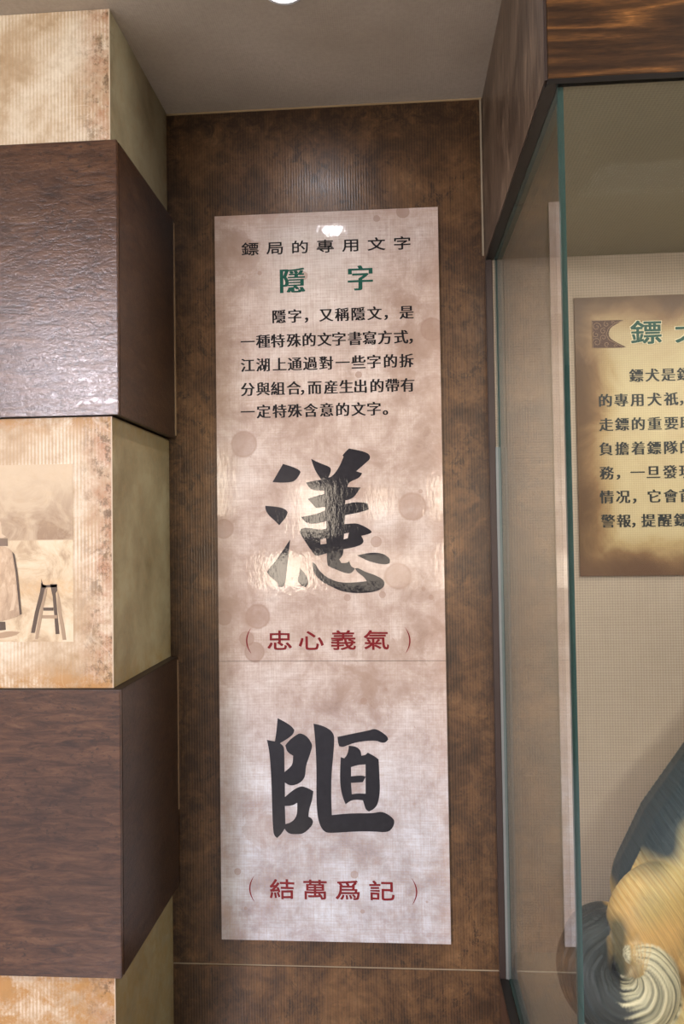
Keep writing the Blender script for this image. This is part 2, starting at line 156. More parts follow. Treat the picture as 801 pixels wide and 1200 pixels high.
def paper(front=True):       # aged paper print laid over the column
    t = NT('aged_paper_front' if front else 'aged_paper_side'); x = t.xyz()
    cloud = t.noise(5, 7, .68, .2); fine = t.noise(40, 5, .7); stripe = t.wave(40, 'X' if front else 'Y', .6, None, 2, 4)
    if front:
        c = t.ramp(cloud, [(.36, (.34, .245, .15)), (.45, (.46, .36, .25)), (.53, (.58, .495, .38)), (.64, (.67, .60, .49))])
        c = t.mix(t.m('MULTIPLY', stripe, t.mr(t.noise(7, 5, .7), .38, .58, .2, .8)), c, (.40, .27, .15))
        edge = t.mr(x[0], -.70, -.605, 0, 1, True)
        e = t.m('MULTIPLY', edge, t.mr(t.noise(22, 8, .8, .2), .40, .62, .1, 1))
        c = t.mix(t.m('MULTIPLY', e, .9), c, (.33, .15, .075))
        zz = t.m('MAXIMUM', t.mr(x[2], 1.345, 1.28, 0, 1, True), t.m('MULTIPLY', t.mr(x[2], 1.80, 1.86, 0, 1, True), t.mr(x[2], 1.861, 1.87, 1, 0)))
        zz = t.m('MULTIPLY', zz, t.mr(t.noise(16, 8, .8, .2), .42, .56, 0, .95))
        c = t.mix(zz, c, (.36, .19, .06))
        dk = t.m('MULTIPLY', edge, t.mr(t.noise(30, 8, .85, .1), .50, .58, 0, .9)); c = t.mix(dk, c, (.11, .065, .03))
        crease = t.mr(t.m('ABSOLUTE', t.m('SUBTRACT', t.noise(4, 2, .5, .6), .5)), 0, .004, .18, 0)
        c = t.mix(t.m('MULTIPLY', crease, t.mr(x[0], -.75, -.66, 0, 1)), c, (.92, .85, .72))
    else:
        c = t.ramp(cloud, [(.30, (.16, .125, .065)), (.45, (.24, .195, .115)), (.57, (.30, .255, .155)), (.75, (.36, .315, .205))])  # olive side paper, also darkened: the side's shade put into the colour
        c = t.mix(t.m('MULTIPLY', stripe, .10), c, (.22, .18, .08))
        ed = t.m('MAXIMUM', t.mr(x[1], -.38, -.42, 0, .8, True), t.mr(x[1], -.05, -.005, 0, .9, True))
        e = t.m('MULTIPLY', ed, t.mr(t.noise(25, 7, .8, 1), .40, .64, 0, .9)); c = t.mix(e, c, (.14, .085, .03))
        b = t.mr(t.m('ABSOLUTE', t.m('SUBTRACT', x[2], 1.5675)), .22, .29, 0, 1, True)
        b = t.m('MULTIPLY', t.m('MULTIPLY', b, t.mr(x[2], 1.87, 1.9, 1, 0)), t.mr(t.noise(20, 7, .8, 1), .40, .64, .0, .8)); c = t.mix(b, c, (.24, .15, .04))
    c = t.mix(t.mr(fine, .48, .66, 0, .3), c, (.30, .20, .10)); c = t.mix(t.mr(t.noise(18, 8, .8), .54, .66, 0, .35), c, (.26, .16, .07))
    return t.done(c, .5, t.bump(t.m('ADD', fine, t.m('MULTIPLY', stripe, .5)), .12, .0008), .4)
def photo_mat():             # sepia photograph printed on the paper
    t = NT('sepia_photo'); x = t.xyz()
    n = t.noise(14, 6, .7, .8); n2 = t.noise(60, 5, .7)
    up_ = t.mr(x[2], 1.5925, 1.5955, 0, 1)          # backdrop above, bright ground below
    low = t.ramp(n, [(.36, (.36, .26, .16)), (.5, (.54, .43, .29)), (.62, (.62, .515, .375))])
    band = t.mr(t.m('ABSOLUTE', t.m('SUBTRACT', x[2], t.m('ADD', 1.478, t.m('MULTIPLY', n, .03)))), 0, .032, 1, 0, True)
    low = t.mix(t.m('MULTIPLY', band, t.mr(n2, .4, .6, .25, .8)), low, (.50, .34, .18))
    dens = t.mr(x[2], 1.60, 1.75, 1, .15, True)
    hi = t.mix(t.m('MULTIPLY', dens, t.mr(n, .38, .6, .35, 1)), (.52, .415, .285), (.25, .165, .10))
    c = t.mix(up_, low, hi)
    c = t.mix(t.mr(n2, .5, .8, 0, .35), c, (.45, .32, .18))
    return t.done(c, .5, None, .4)
def poster_mat():
    t = NT('poster_print'); x = t.xyz()
    cl = t.noise(3.6, 8, .62, .25); cl2 = t.noise(11, 8, .72, .3)
    f = t.m('ADD', t.m('MULTIPLY', cl, .5), t.m('MULTIPLY', cl2, .5))
    c = t.ramp(f, [(.36, (.27, .185, .148)), (.45, (.41, .31, .262)), (.53, (.55, .452, .405)), (.62, (.69, .625, .59))])
    # cool daylight from below put into the paper colour towards the foot
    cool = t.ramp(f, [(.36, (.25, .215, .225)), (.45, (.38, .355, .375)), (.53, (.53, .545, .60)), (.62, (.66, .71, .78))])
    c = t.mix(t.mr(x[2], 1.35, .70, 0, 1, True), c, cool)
    pale = t.m('MULTIPLY', t.mr(x[2], 1.95, 2.3, 0, 1, True), t.mr(t.m('ABSOLUTE', t.m('SUBTRACT', x[0], -.2)), .05, .24, .6, 0, True))  # pale text area of the print, with lamp glare put into the colour
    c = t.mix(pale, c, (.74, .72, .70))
    # ragged brown stain at the right of the text and at the lower right corner of the sheet
    c = t.mix(t.m('MULTIPLY', t.mr(x[2], .70, .55, 0, .5, True), t.mr(t.noise(9, 7, .75, 2), .48, .6, 0, 1)), c, (.34, .27, .29))
    cr = t.mr(t.m('ABSOLUTE', t.m('SUBTRACT', t.noise(2.5, 6, .62, .3), .5)), 0, .005, .10, 0); c = t.mix(cr, c, (.85, .79, .74))
    edge = t.m('MAXIMUM', t.mr(x[0], -.40, -.468, 0, .6, True), t.m('MAXIMUM', t.mr(x[0], .07, .13, 0, .5, True), t.mr(x[2], 2.40, 2.462, 0, .7, True)))
    e = t.m('MULTIPLY', edge, t.mr(t.noise(8, 6, .7, 1), .38, .62, .2, 1)); c = t.mix(e, c, (.42, .28, .21))
    # named stains
    def spot(px, pz, r, col, k, soft=.12, wob=.25):
        nonlocal c
        d = t.n('ShaderNodeVectorMath'); d.operation = 'DISTANCE'
        cx = t.n('ShaderNodeCombineXYZ'); t.l(x[0], cx.inputs[0]); t.l(x[2], cx.inputs[1]); t.l(cx.outputs[0], d.inputs[0]); d.inputs[1].default_value = (px, pz, 0)
        dd = t.m('ADD', d.outputs['Value'], t.m('MULTIPLY', t.m('SUBTRACT', cl2, .5), r*wob))
        body = t.mr(dd, r*(1-soft), r*(1+soft*.3), k, 0)
        ring = t.mr(t.m('ABSOLUTE', t.m('SUBTRACT', dd, r*.93)), 0, r*.12, k*.5, 0)
        c = t.mix(t.m('ADD', body, ring), c, col)
    for (px, pz, r) in D['stains']: spot(px, pz, r, (.30, .19, .145), .55)
    for (px, pz, r, k, wb) in [(.068, 2.10, .055, .45, 2.2), (.052, 2.20, .035, .4, 2.5), (.03, 2.02, .04, .4, 2.6), (-.36, .815, .05, .35, 2.5), (-.44, 1.36, .07, .35, 2.2), (-.02, 1.235, .09, .3, 3.2), (-.10, 1.20, .05, .35, 3.0), (-.42, 2.36, .07, .4, 2.4)]:
        spot(px, pz, r, (.33, .225, .17), k, .35, wb)
    specks = t.mr(t.noise(120, 2, .5), .74, .78, 0, .6); c = t.mix(specks, c, (.30, .2, .16))
    thr = t.m('ADD', t.wave(48, 'X', 1.2, None, 2, 6), t.wave(48, 'Z', 1.2, None, 2, 6))
    c = t.mix(t.mr(thr, .2, 1.8, .0, .16), c, (.36, .26, .21))
    fib = t.m('ADD', t.noise(1, 5, .65, 0, t.map((14, 14, 260))), t.noise(1, 5, .65, 0, t.map((260, 14, 14)))); c = t.mix(t.mr(fib, .92, 1.15, .0, .38), c, (.37, .27, .22)); c = t.mix(t.mr(t.noise(26, 8, .8), .53, .66, 0, .35), c, (.36, .25, .20))
    h = t.m('ADD', t.m('MULTIPLY', t.noise(9, 3, .5), .5), t.m('MULTIPLY', t.noise(110, 3, .6, 0, t.map((1, 1, .35))), .85))
    return t.done(c, .40, t.bump(h, .20, .0012), .15, .85, .04)
def ink(name, col):
    t = NT(name); n = t.noise(60, 4, .6); c = t.mix(t.mr(n, .4, .75, 0, .25), col, tuple(x*1.6+.01 for x in col))
    h = t.m('ADD', t.m('MULTIPLY', t.noise(9, 3, .5), .5), t.m('MULTIPLY', t.noise(110, 3, .6, 0, t.map((1, 1, .35))), .85))
    return t.done(c, .40, t.bump(h, .20, .0012), .10, .62, .04)
def board_mat():
    t = NT('board_print'); x = t.xyz()
    n = t.noise(5, 6, .65, .8); weave = t.m('ADD', t.wave(55, 'X', 1, None, 2, 6), t.wave(55, 'Z', 1, None, 2, 6))
    d = t.m('MINIMUM', t.m('SUBTRACT', x[0], .48), t.m('MINIMUM', t.m('SUBTRACT', 2.205, x[2]), t.m('SUBTRACT', x[2], 1.48)))
    e = t.mr(t.m('ADD', d, t.m('MULTIPLY', t.m('SUBTRACT', n, .5), .12)), .0, .12, 0, 1, True)
    c = t.ramp(e, [(0, (.085, .042, .020)), (.35, (.20, .11, .05)), (.7, (.36, .25, .12)), (1, (.47, .37, .21))])
    c = t.mix(t.mr(n, .45, .7, 0, .3), c, (.30, .18, .09)); c = t.mix(t.mr(weave, .3, 1.8, 0, .22), c, (.13, .08, .04))
    low = t.mr(t.m('ADD', x[2], t.m('MULTIPLY', n, .08)), 1.60, 1.52, 0, .7, True); c = t.mix(low, c, (.10, .05, .03))
    return t.done(c, .42, None, .4)
def linen(name, a, b, hor=('X', 'Z'), s=46):
    t = NT(name)
    w1 = t.wave(s, hor[0], 1.0, None, 2, 8); w2 = t.wave(s, hor[1], 1.0, None, 2, 8)
    sl = t.noise(1, 4, .6, 0, t.map((8, 8, 120))); sl2 = t.noise(1, 4, .6, 0, t.map((120, 120, 8)))
    cl = t.noise(2.5, 4); f = t.m('ADD', t.m('MULTIPLY', t.m('ADD', w1, w2), .25), t.m('MULTIPLY', t.m('ADD', sl, sl2), .25))
    f = t.m('ADD', t.m('MULTIPLY', f, .6), t.m('MULTIPLY', cl, .4))
    c = t.mix(t.mr(f, .20, .80), a, b)
    h = t.m('MAXIMUM', w1, w2)
    return t.done(c, .85, t.bump(h, .5, .0010), .2)
def ceiling_mat():
    t = NT('ceiling_plaster'); n = t.noise(90, 5, .7); w = t.wave(60, 'X', 1.5, None, 2, 6); w2 = t.wave(60, 'Y', 1.5, None, 2, 6); cl = t.noise(3, 4)
    c = t.mix(t.mr(cl, .35, .65), (.40, .335, .26), (.49, .42, .335)); c = t.mix(t.mr(n, .4, .7, 0, .35), c, (.30, .25, .20))
    return t.done(c, .75, t.bump(t.m('ADD', n, t.m('ADD', w, w2)), .3, .001), .25)
def glass_mat(name='pane_glass', tint=(.965, .985, .975)):
    t = NT(name); t.t.nodes.remove(t.b)
    g = t.n('ShaderNodeNewGeometry')
    dp = t.n('ShaderNodeVectorMath'); dp.operation = 'DOT_PRODUCT'; t.l(g.outputs['Normal'], dp.inputs[0]); t.l(g.outputs['Incoming'], dp.inputs[1])
    c = t.m('ABSOLUTE', dp.outputs['Value']); k = t.m('POWER', t.m('SUBTRACT', 1.0, c), 5.0)
    F = t.m('ADD', .04, t.m('MULTIPLY', k, .96))
    gl = t.n('ShaderNodeBsdfGlossy'); gl.inputs['Roughness'].default_value = .015; gl.inputs['Color'].default_value = (1, 1, 1, 1)
    tr = t.n('ShaderNodeBsdfTransparent'); tr.inputs['Color'].default_value = (*tint, 1)
    mx = t.n('ShaderNodeMixShader'); t.l(F, mx.inputs[0]); t.l(tr.outputs[0], mx.inputs[1]); t.l(gl.outputs[0], mx.inputs[2]); t.l(mx.outputs[0], t.out.inputs[0])
    return t.mat

# ------------------------------------------------------------------ geometry helpers
def prop(o, label=None, cat=None, group=None, kind=None):
    for k, v in (('label', label), ('category', cat), ('group', group), ('kind', kind)):
        if v: o[k] = v
    return o
def thing(name, loc, label, cat, group=None):
    o = bpy.data.objects.new(name, None); o.empty_display_size = .05; COL.objects.link(o); o.location = loc
    return prop(o, label, cat, group)
def root_loc(o):
    l = Vector((0, 0, 0))
    while o is not None: l += o.location; o = o.parent
    return l
def mesh_obj(name, me, mat, parent=None, smooth=False):
    off = root_loc(parent)
    if off.length > 0: me.transform(Matrix.Translation(-off))
    o = bpy.data.objects.new(name, me); COL.objects.link(o)
    if mat: me.materials.append(mat)
    if smooth: me.shade_smooth()
    if parent: o.parent = parent
    return o
def bm_obj(name, bm, mat, parent=None, smooth=False):
    me = bpy.data.meshes.new(name); bm.normal_update(); bm.to_mesh(me); bm.free()
    return mesh_obj(name, me, mat, parent, smooth)
def bx(bm, x0, x1, y0, y1, z0, z1):
    v = [bm.verts.new((x, y, z)) for z in (z0, z1) for y in (y0, y1) for x in (x0, x1)]
    for f in ((0, 2, 3, 1), (4, 5, 7, 6), (0, 1, 5, 4), (2, 6, 7, 3), (0, 4, 6, 2), (1, 3, 7, 5)): bm.faces.new([v[i] for i in f])
def box(name, x0, x1, y0, y1, z0, z1, mat, parent=None, bevel=0):
    bm = bmesh.new(); bx(bm, x0, x1, y0, y1, z0, z1)
    if bevel: bmesh.ops.bevel(bm, geom=bm.edges[:], offset=bevel, segments=2, affect='EDGES')
    return bm_obj(name, bm, mat, parent)
def lathe(name, prof, centre, mat, parent=None, seg=40):
    bm = bmesh.new(); rings = []
    for r, z in prof: rings.append([bm.verts.new((centre[0]+r*math.cos(a*2*math.pi/seg), centre[1]+r*math.sin(a*2*math.pi/seg), centre[2]+z)) for a in range(seg)])
    for a, b in zip(rings, rings[1:]):
        for i in range(seg): bm.faces.new((a[i], a[(i+1) % seg], b[(i+1) % seg], b[i]))
    bmesh.ops.recalc_face_normals(bm, faces=bm.faces[:])
    return bm_obj(name, bm, mat, parent, True)

def smooth_loop(pts, it=1, keep=50):
    """Round a traced outline by corner cutting, leaving sharp brush tips sharp."""
    for _ in range(it):
        o = []; n = len(pts)
        for i in range(n):
            a, b, c = Vector(pts[i-1]), Vector(pts[i]), Vector(pts[(i+1) % n])
            ang = (b-a).angle(c-b, 0)
            if math.degrees(ang) > keep: o.append(tuple(b))
            else: o.append(tuple(b+(a-b)*.25)); o.append(tuple(b+(c-b)*.25))
        pts = o
    return pts
SC = 60.0                    # the polygon fill is reliable only at a comfortable size
def fill_loops(loops, thick):
    """2-D loops (x, z), holes included, -> thin mesh standing in the xz plane, front at y=0 facing -y."""
    cu = bpy.data.curves.new('tmp', 'CURVE'); cu.dimensions = '2D'; cu.fill_mode = 'BOTH'; cu.extrude = thick/2
    for lp in loops:
        s = cu.splines.new('POLY'); s.points.add(len(lp)-1); s.use_cyclic_u = True
        for p, q in zip(s.points, lp): p.co = (q[0]*SC, q[1]*SC, 0, 1)
    o = bpy.data.objects.new('tmp', cu); COL.objects.link(o)
    me = bpy.data.meshes.new_from_object(o.evaluated_get(bpy.context.evaluated_depsgraph_get()))
    bpy.data.objects.remove(o); bpy.data.curves.remove(cu)
    me.materials.clear(); me.transform(Matrix.Diagonal((1/SC, 1/SC, 1, 1)))
    me.transform(Matrix(((1, 0, 0, 0), (0, 0, -1, -thick/2), (0, 1, 0, 0), (0, 0, 0, 1))))
    return me
def loops_obj(name, loops, Y, mat, parent, thick=.0006):
    me = fill_loops(loops, thick); me.transform(Matrix.Translation((0, Y, 0)))
    return mesh_obj(name, me, mat, parent)

# glyph outlines come from Blender's own built-in font
_gc = {}
def glyph(ch):
    if ch not in _gc:
        cu = bpy.data.curves.new('g', 'FONT'); cu.body = ch; cu.size = 1; cu.fill_mode = 'BOTH'; cu.extrude = .5; cu.resolution_u = 4
        o = bpy.data.objects.new('g', cu); COL.objects.link(o)
        me = bpy.data.meshes.new_from_object(o.evaluated_get(bpy.context.evaluated_depsgraph_get()))
        bpy.data.objects.remove(o); bpy.data.curves.remove(cu)
        co = np.array([v.co[:] for v in me.vertices]); _gc[ch] = (co, [tuple(p.vertices) for p in me.polygons]); bpy.data.meshes.remove(me)
    return _gc[ch]
_ref = glyph('圖')[0]; _mn, _mx = _ref.min(0), _ref.max(0); EM = (_mx[1]-_mn[1])/.92; CY = (_mx[1]+_mn[1])/2; CX = (_mx[0]+_mn[0])/2
def styled(ch, dx, dy):
    """Bolder strokes: the glyph is laid down several times, shifted by fractions of an em."""
    co, fc = glyph(ch); V = []; F = []; k = 0
    offs = [(a*dx, c*dy) for a in ((-1, 0, 1) if dx > .002 else (0,)) for c in ((-1, 1) if dy > .002 else (0,))]
    for q, (ox, oy) in enumerate(offs):
        F += [tuple(i+k for i in f) for f in fc]; k += len(co)
        V.append(np.stack([(co[:, 0]-CX)/EM+ox, (co[:, 1]-CY)/EM+oy, co[:, 2]+q*.22], 1))
    return np.concatenate(V), F
def text_part(name, rows, Y, mat, parent, dx, dy, sx=1.0, sz=1.0, wobble=0.0):
    for (chars, z, em) in rows:
        for ch, x in chars:
            P, F = styled(ch, dx, dy); px, pz = P[:, 0], P[:, 1]
            vx = x+px*em*sx; vz = z+pz*em*sz+wobble*em*px*px*np.where(pz < 0, 1, -.4); vy = Y-(P[:, 2]+.5)*.0006
            me = bpy.data.meshes.new(name); me.from_pydata(np.stack([vx, vy, vz], 1).tolist(), [], F)
            mesh_obj(name, me, mat, parent)

# ------------------------------------------------------------------ the room
M_ceil = ceiling_mat()
M_wallp = plain('room_wall_paint', (.26, .235, .20), .8, .2)
def floor_mat():
    t = NT('floor_tile'); br = t.n('ShaderNodeTexBrick'); br.offset = 0; t.l(t.pos, br.inputs['Vector']); br.inputs['Scale'].default_value = 1
    br.inputs['Brick Width'].default_value = .6; br.inputs['Row Height'].default_value = .6; br.inputs['Mortar Size'].default_value = .003
    br.inputs['Color1'].default_value = (.26, .27, .28, 1); br.inputs['Color2'].default_value = (.23, .24, .25, 1); br.inputs['Mortar'].default_value = (.1, .1, .1, 1)
    return t.done(br.outputs[0], .25)
YB = -5.0
box('floor', -3.6, 3.2, YB-.1, .1, -.1, 0, floor_mat())['kind'] = 'structure'
box('ceiling', -3.6, 3.2, YB-.1, .1, H+1.155, H+1.255, M_ceil)['kind'] = 'structure'
wb = box('wall_back', -3.6, 3.2, .012, .1, 0, H+1.155, M_wallp); wb['kind'] = 'structure'
box('wall_left', -3.7, -3.6, YB-.1, .1, 0, H+1.155, M_wallp)['kind'] = 'structure'
box('wall_right', 3.2, 3.3, YB-.1, .1, 0, H+1.155, M_wallp)['kind'] = 'structure'
M_panel = wood_panel(); M_seam = plain('pale_filler', (.30, .25, .18), .7)
p = box('upper_panel', -.64, .253, -.001, .011, H-1.136, H+1.1545, M_panel, wb, .0006)
p = box('lower_panel', -.64, .253, -.004, .011, 0.002, H-1.139, M_panel, wb, .0012)
box('panel_seam', -.603, .253, -.0012, .002, H-1.1388, H-1.1362, M_seam, wb)
box('trim_1', -.603, .2505, -.0035, -.0012, H+1.1505, H+1.1545, plain('ceiling_filler', (.36, .26, .14), .7), wb)
box('trim_2', .2455, .2500, -.0035, -.0012, H+.73, H+1.150, M_seam, wb)

# rear wall with the lit openings that show in the glossy surfaces
rw = bmesh.new()
panes = [  # x0, x1, z0, z1, warm?, strength
    (-2.05, -1.55, 1.78, 2.36, 'warm', 10), (-1.22, -.74, 1.10, 1.40, 'warm', 14),
    (-.88, -.58, 1.58, 2.06, 'warm', 11), (-.20, -.03, 1.74, 2.02, 'warm', 10), (.36, .62, 1.72, 2.10, 'warm', 10),
    (.42, .80, 1.06, 1.48, 'warm', 11), (-.6, .25, 1.10, 1.42, 'warm', 4)]
box('wall_rear', -3.6, 3.2, YB-.1, YB, 0, H+1.155, M_wallp)['kind'] = 'structure'
M_fr = plain('window_frame_wood', (.10, .06, .035), .4)
glow = {('warm', s): emit('lit_pane_warm', (1.0, .84, .66), s) for s in (4, 5, 9, 10, 11, 14)}
for i, (x0, x1, z0, z1, k, s) in enumerate(panes):
    o = box('window_%d' % (i+1), x0, x1, YB, YB+.02, z0, z1, glow[(k, s)]); o['kind'] = 'structure'
    bm = bmesh.new(); fw = .03
    bx(bm, x0-fw, x1+fw, YB, YB+.04, z1, z1+fw); bx(bm, x0-fw, x1+fw, YB, YB+.04, z0-fw, z0); bx(bm, x0-fw, x0, YB, YB+.04, z0, z1); bx(bm, x1, x1+fw, YB, YB+.04, z0, z1)
    bm_obj('window_frame', bm, M_fr, o)

# downlights, with added fixtures for the unseen fill spots
M_white = plain('white_enamel', (.8, .8, .78), .35); M_lens = emit('downlight_lens', (.93, .93, 1.0), 60)
for i, (x, y) in enumerate(DOWN + FILL_SPOTS):
    lab = ['round recessed downlight in the ceiling nearest the brown panel wall', 'round recessed downlight second from the brown panel wall', 'added unseen fill light above and left of the viewer', 'added unseen fill light above and right of the viewer'][i]
    t = thing('ceiling_downlight', (x, y, H+1.155), lab, 'light', 'recessed ceiling downlights')
    lathe('trim_ring', [(.034, .0), (.036, -.004), (.044, -.004), (.046, 0)], (x, y, H+1.155), M_white, t)
    lathe('lens', [(.034, -.001), (.030, -.003), (.0005, -.0035)], (x, y, H+1.155), M_lens, t)

for (x, y, sx, sy) in PANELS:
    t = thing('ceiling_light_panel', (x, y, H+1.15), 'rectangular luminous ceiling panel far behind the viewer', 'light')
    box('frame', x-sx/2-.02, x+sx/2+.02, y-sy/2-.02, y+sy/2+.02, H+1.142, H+1.155, M_white, t, .002)
    box('diffuser', x-sx/2, x+sx/2, y-sy/2, y+sy/2, H+1.139, H+1.1425, emit('panel_diffuser', (.95, .86, 1.0), 34), t)
# ------------------------------------------------------------------ the stacked column on the left
Z = [H+1.155, H+.8603, H+.2597, H-.3247, H-.9304]
XC, YC = -.6028, -.4272; XBk, YBk = -.5846, -.4372; XL = -1.75
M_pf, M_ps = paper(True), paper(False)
M_bf = block_wood(False, .46); M_bs = block_wood(True, .26, 'shaded_block_side_wood')  # side boards take a darker copy of the wood, shade in its colour
M_edge = plain('dark_edge', (.025, .014, .009), .5); M_bead = plain('corner_bead', (.55, .45, .33), .5)
def cream(z0, z1, label):
    t = thing('paper_block', (-1.1, -.21, z0), label, 'display block', 'paper-covered blocks of the column')
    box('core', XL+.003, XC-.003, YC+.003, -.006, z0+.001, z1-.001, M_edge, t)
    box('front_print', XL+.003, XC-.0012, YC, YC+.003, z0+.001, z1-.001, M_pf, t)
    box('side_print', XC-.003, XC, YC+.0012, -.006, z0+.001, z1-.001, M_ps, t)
    box('corner_bead', XC-.0016, XC+.0006, YC-.0006, YC+.0016, z0+.001, z1-.001, M_bead, t)
    return t
c_top = cream(Z[1], Z[0], 'cream aged-paper block at the top of the left column, touching the ceiling')
c_mid = cream(Z[3], Z[2], 'cream aged-paper block with sepia photograph between two brown wooden blocks')
c_low = cream(.10, Z[4], 'cream aged-paper block at the bottom of the left column')
def brown(z0, z1, label):
    t = thing('wooden_block', (-1.1, -.21, z0), label, 'display block', 'brown wooden blocks of the column')
    box('core', XL+.012, XBk-.012, YBk+.012, -.006, z0+.004, z1-.004, M_edge, t)
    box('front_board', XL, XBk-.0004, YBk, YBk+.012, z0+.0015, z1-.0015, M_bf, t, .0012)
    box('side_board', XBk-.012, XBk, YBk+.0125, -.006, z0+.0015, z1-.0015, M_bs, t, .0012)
    return t
b_up = brown(Z[2], Z[1], 'brown grained wooden block with a bright sheen near its lower corner')
b_lo = brown(Z[4], Z[3], 'brown pitted wooden block below the sepia photograph')
box('top_lip', XL, XBk+.001, YBk-.001, -.006, Z[3]-.0015, Z[3]-.0002, M_edge, b_lo, .0008)
box('edge_strip', XBk-.0005, XBk+.0015, -.010, -.002, Z[2]+.01, Z[1]-.01, plain('raw_edge', (.30, .20, .11), .6), b_up)
box('edge_strip', XBk-.0005, XBk+.0012, -.008, -.002, Z[4]+.20, Z[3]-.01, plain('raw_edge_low', (.26, .16, .09), .6), b_lo)
# sepia photograph
YPH = YC-.0003
(px1, pz1), (_, pz0) = D['photo']
ph = loops_obj('photo_print', [[(px1, pz1), (px1, pz0), (-1.5, pz0), (-1.5, pz1)]], YPH+.0002, photo_mat(), c_mid, .0004)
M_dk = plain('print_dark_sepia', (.075, .048, .030), .5); M_mid = plain('print_mid_sepia', (.36, .25, .155), .5); M_lt = plain('print_light_sepia', (.55, .42, .29), .5); M_st = plain('print_stool_sepia', (.33, .235, .15), .5); M_gr = plain('print_grey_sepia', (.17, .115, .075), .5)
def rm():
    t = NT('print_robe'); n = t.noise(30, 5, .7, .5, t.map((3, 1, 1))); x = t.xyz()
    c = t.ramp(n, [(.3, (.27, .18, .11)), (.5, (.42, .30, .19)), (.7, (.56, .43, .30))]); c = t.mix(t.mr(x[2], 1.50, 1.40, 0, .45), c, (.19, .125, .08))
    return t.done(c, .5)
loops_obj('printed_shadow', [smooth_loop(D['legs_shadow'])], YPH-.0001, M_mid, c_mid, .0003)
loops_obj('printed_robe', [smooth_loop(D['robe'])], YPH-.0004, rm(), c_mid, .0003)
loops_obj('printed_jacket', [smooth_loop(D['jacket'])], YPH-.0002, M_lt, c_mid, .0003)
loops_obj('printed_belt', [D['sash']], YPH-.0007, M_gr, c_mid, .0003)
loops_obj('printed_sleeve_tail', [smooth_loop(D['sleeve'])], YPH-.0007, M_lt, c_mid, .0003)
loops_obj('printed_robe_edge', [D['robe_edge']], YPH-.0010, M_dk, c_mid, .0003)
loops_obj('printed_boot', [D['foot']], YPH-.0002, M_dk, c_mid, .0003)
for l in D['legs_dark']: loops_obj('printed_stool_leg', [l], YPH-.0004, M_dk, c_mid, .0003)
for l in D['legs_light']: loops_obj('printed_stool_rail', [l], YPH-.0007, M_st, c_mid, .0003)

# ------------------------------------------------------------------ the poster
PX0, PX1, PZ0, PZ1 = -.4703, .1297, H-1.0669, H+.8616; SEAM = H-.337
po = thing('hanging_poster', (-.17, -.007, PZ0), 'tall pinkish aged-paper poster with large black calligraphy on the brown panel', 'poster')
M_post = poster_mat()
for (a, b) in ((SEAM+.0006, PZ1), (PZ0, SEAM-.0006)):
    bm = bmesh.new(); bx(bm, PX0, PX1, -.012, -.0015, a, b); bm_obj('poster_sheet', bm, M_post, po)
M_ink = ink('black_ink', (.012, .0115, .016)); M_txt = ink('text_ink', (.008, .0075, .010)); M_green = ink('green_ink', (.008, .075, .055)); M_red = ink('red_ink', (.17, .010, .014))
YT = -.0121
loops_obj('calligraphy_upper', [smooth_loop(l, 2) for l in D['big1']], YT, M_ink, po)
loops_obj('calligraphy_lower', [smooth_loop(l, 2) for l in D['big2']], YT, M_ink, po)
text_part('title_character', D['title'], YT, M_txt, po, .012, .007, 1.10, .84, .05)
text_part('heading_character', D['head'], YT, M_green, po, .036, 0)
text_part('body_character', D['body'], YT, M_txt, po, .034, 0, 1.04, 1.04)
text_part('caption_character', D['cap'], YT, M_red, po, .010, .014, 1.02, .80, .10)
for i, (cx, cz) in enumerate(D['paren']):
    s = 1 if i % 2 == 0 else -1; r = .034; th = .0032; w = .017
    outer = []; inner = []
    for k in range(17):
        a = -1 + 2*k/16; d = (1-a*a)
        outer.append((cx - s*(w*d*.8) + s*.007, cz+a*r)); inner.append((cx - s*(w*d*.8-th*d**.8) + s*.007 + s*.0003, cz+a*r))
    me = fill_loops([outer+inner[::-1]], .0006); me.transform(Matrix.Translation((0, YT, 0))); mesh_obj('printed_bracket', me, M_red, po)

# ------------------------------------------------------------------ the glass display case
CX0, CX1 = .2524, 1.75; CF = -.81
ZS = H+.7186; ZBASE = H-1.154; ZFL = H-1.084
dc = thing('display_case', (1.0, -.4, 0), 'glass display case with wooden canopy and linen lining at the right', 'display case')
M_cf, M_cs = canopy_wood('front'), canopy_wood('side')
M_lin = linen('beige_linen', (.22, .165, .12), (.42, .335, .26)); M_lin_c = linen('olive_linen', (.22, .185, .125), (.33, .28, .195), ('X', 'Y')); M_lin_f = linen('floor_linen', (.26, .215, .165), (.42, .36, .285), ('X', 'Y'))
M_blk = plain('black_frame', (.012, .010, .009), .35); M_drk = plain('dark_brown_frame', (.040, .026, .022), .4); M_tealedge = plain('glass_edge', (.035, .085, .08), .15, .6)
ZC = H+1.1545
box('canopy_core', CX0+.02, CX1-.02, CF+.02, -.002, ZS+.006, ZC, M_blk, dc)
box('canopy_side_board', CX0, CX0+.0195, CF+.004, -.001, ZS, ZC, M_cs, dc, .001)
box('canopy_front_board', CX0+.0045, CX1, CF, CF+.0195, ZS+.003, ZC, M_cf, dc, .001)
box('canopy_corner_strip', CX0-.0005, CX0+.0042, CF-.0005, CF+.0038, ZS, ZC, M_drk, dc)
bm = bmesh.new(); bx(bm, CX0+.001, .2735, CF+.012, -.001, ZS-.004, ZS+.004); bx(bm, CX0+.004, CX1, CF+.001, CF+.011, ZS-.006, ZS+.003)
bm_obj('canopy_channel', bm, M_blk, dc)
box('ceiling_lining', .284, CX1-.01, CF+.018, -.008, ZS-.002, ZS+.004, M_lin_c, dc)
box('back_lining', .2705, CX1-.01, -.008, -.001, ZBASE-.002, ZS, M_lin, dc)
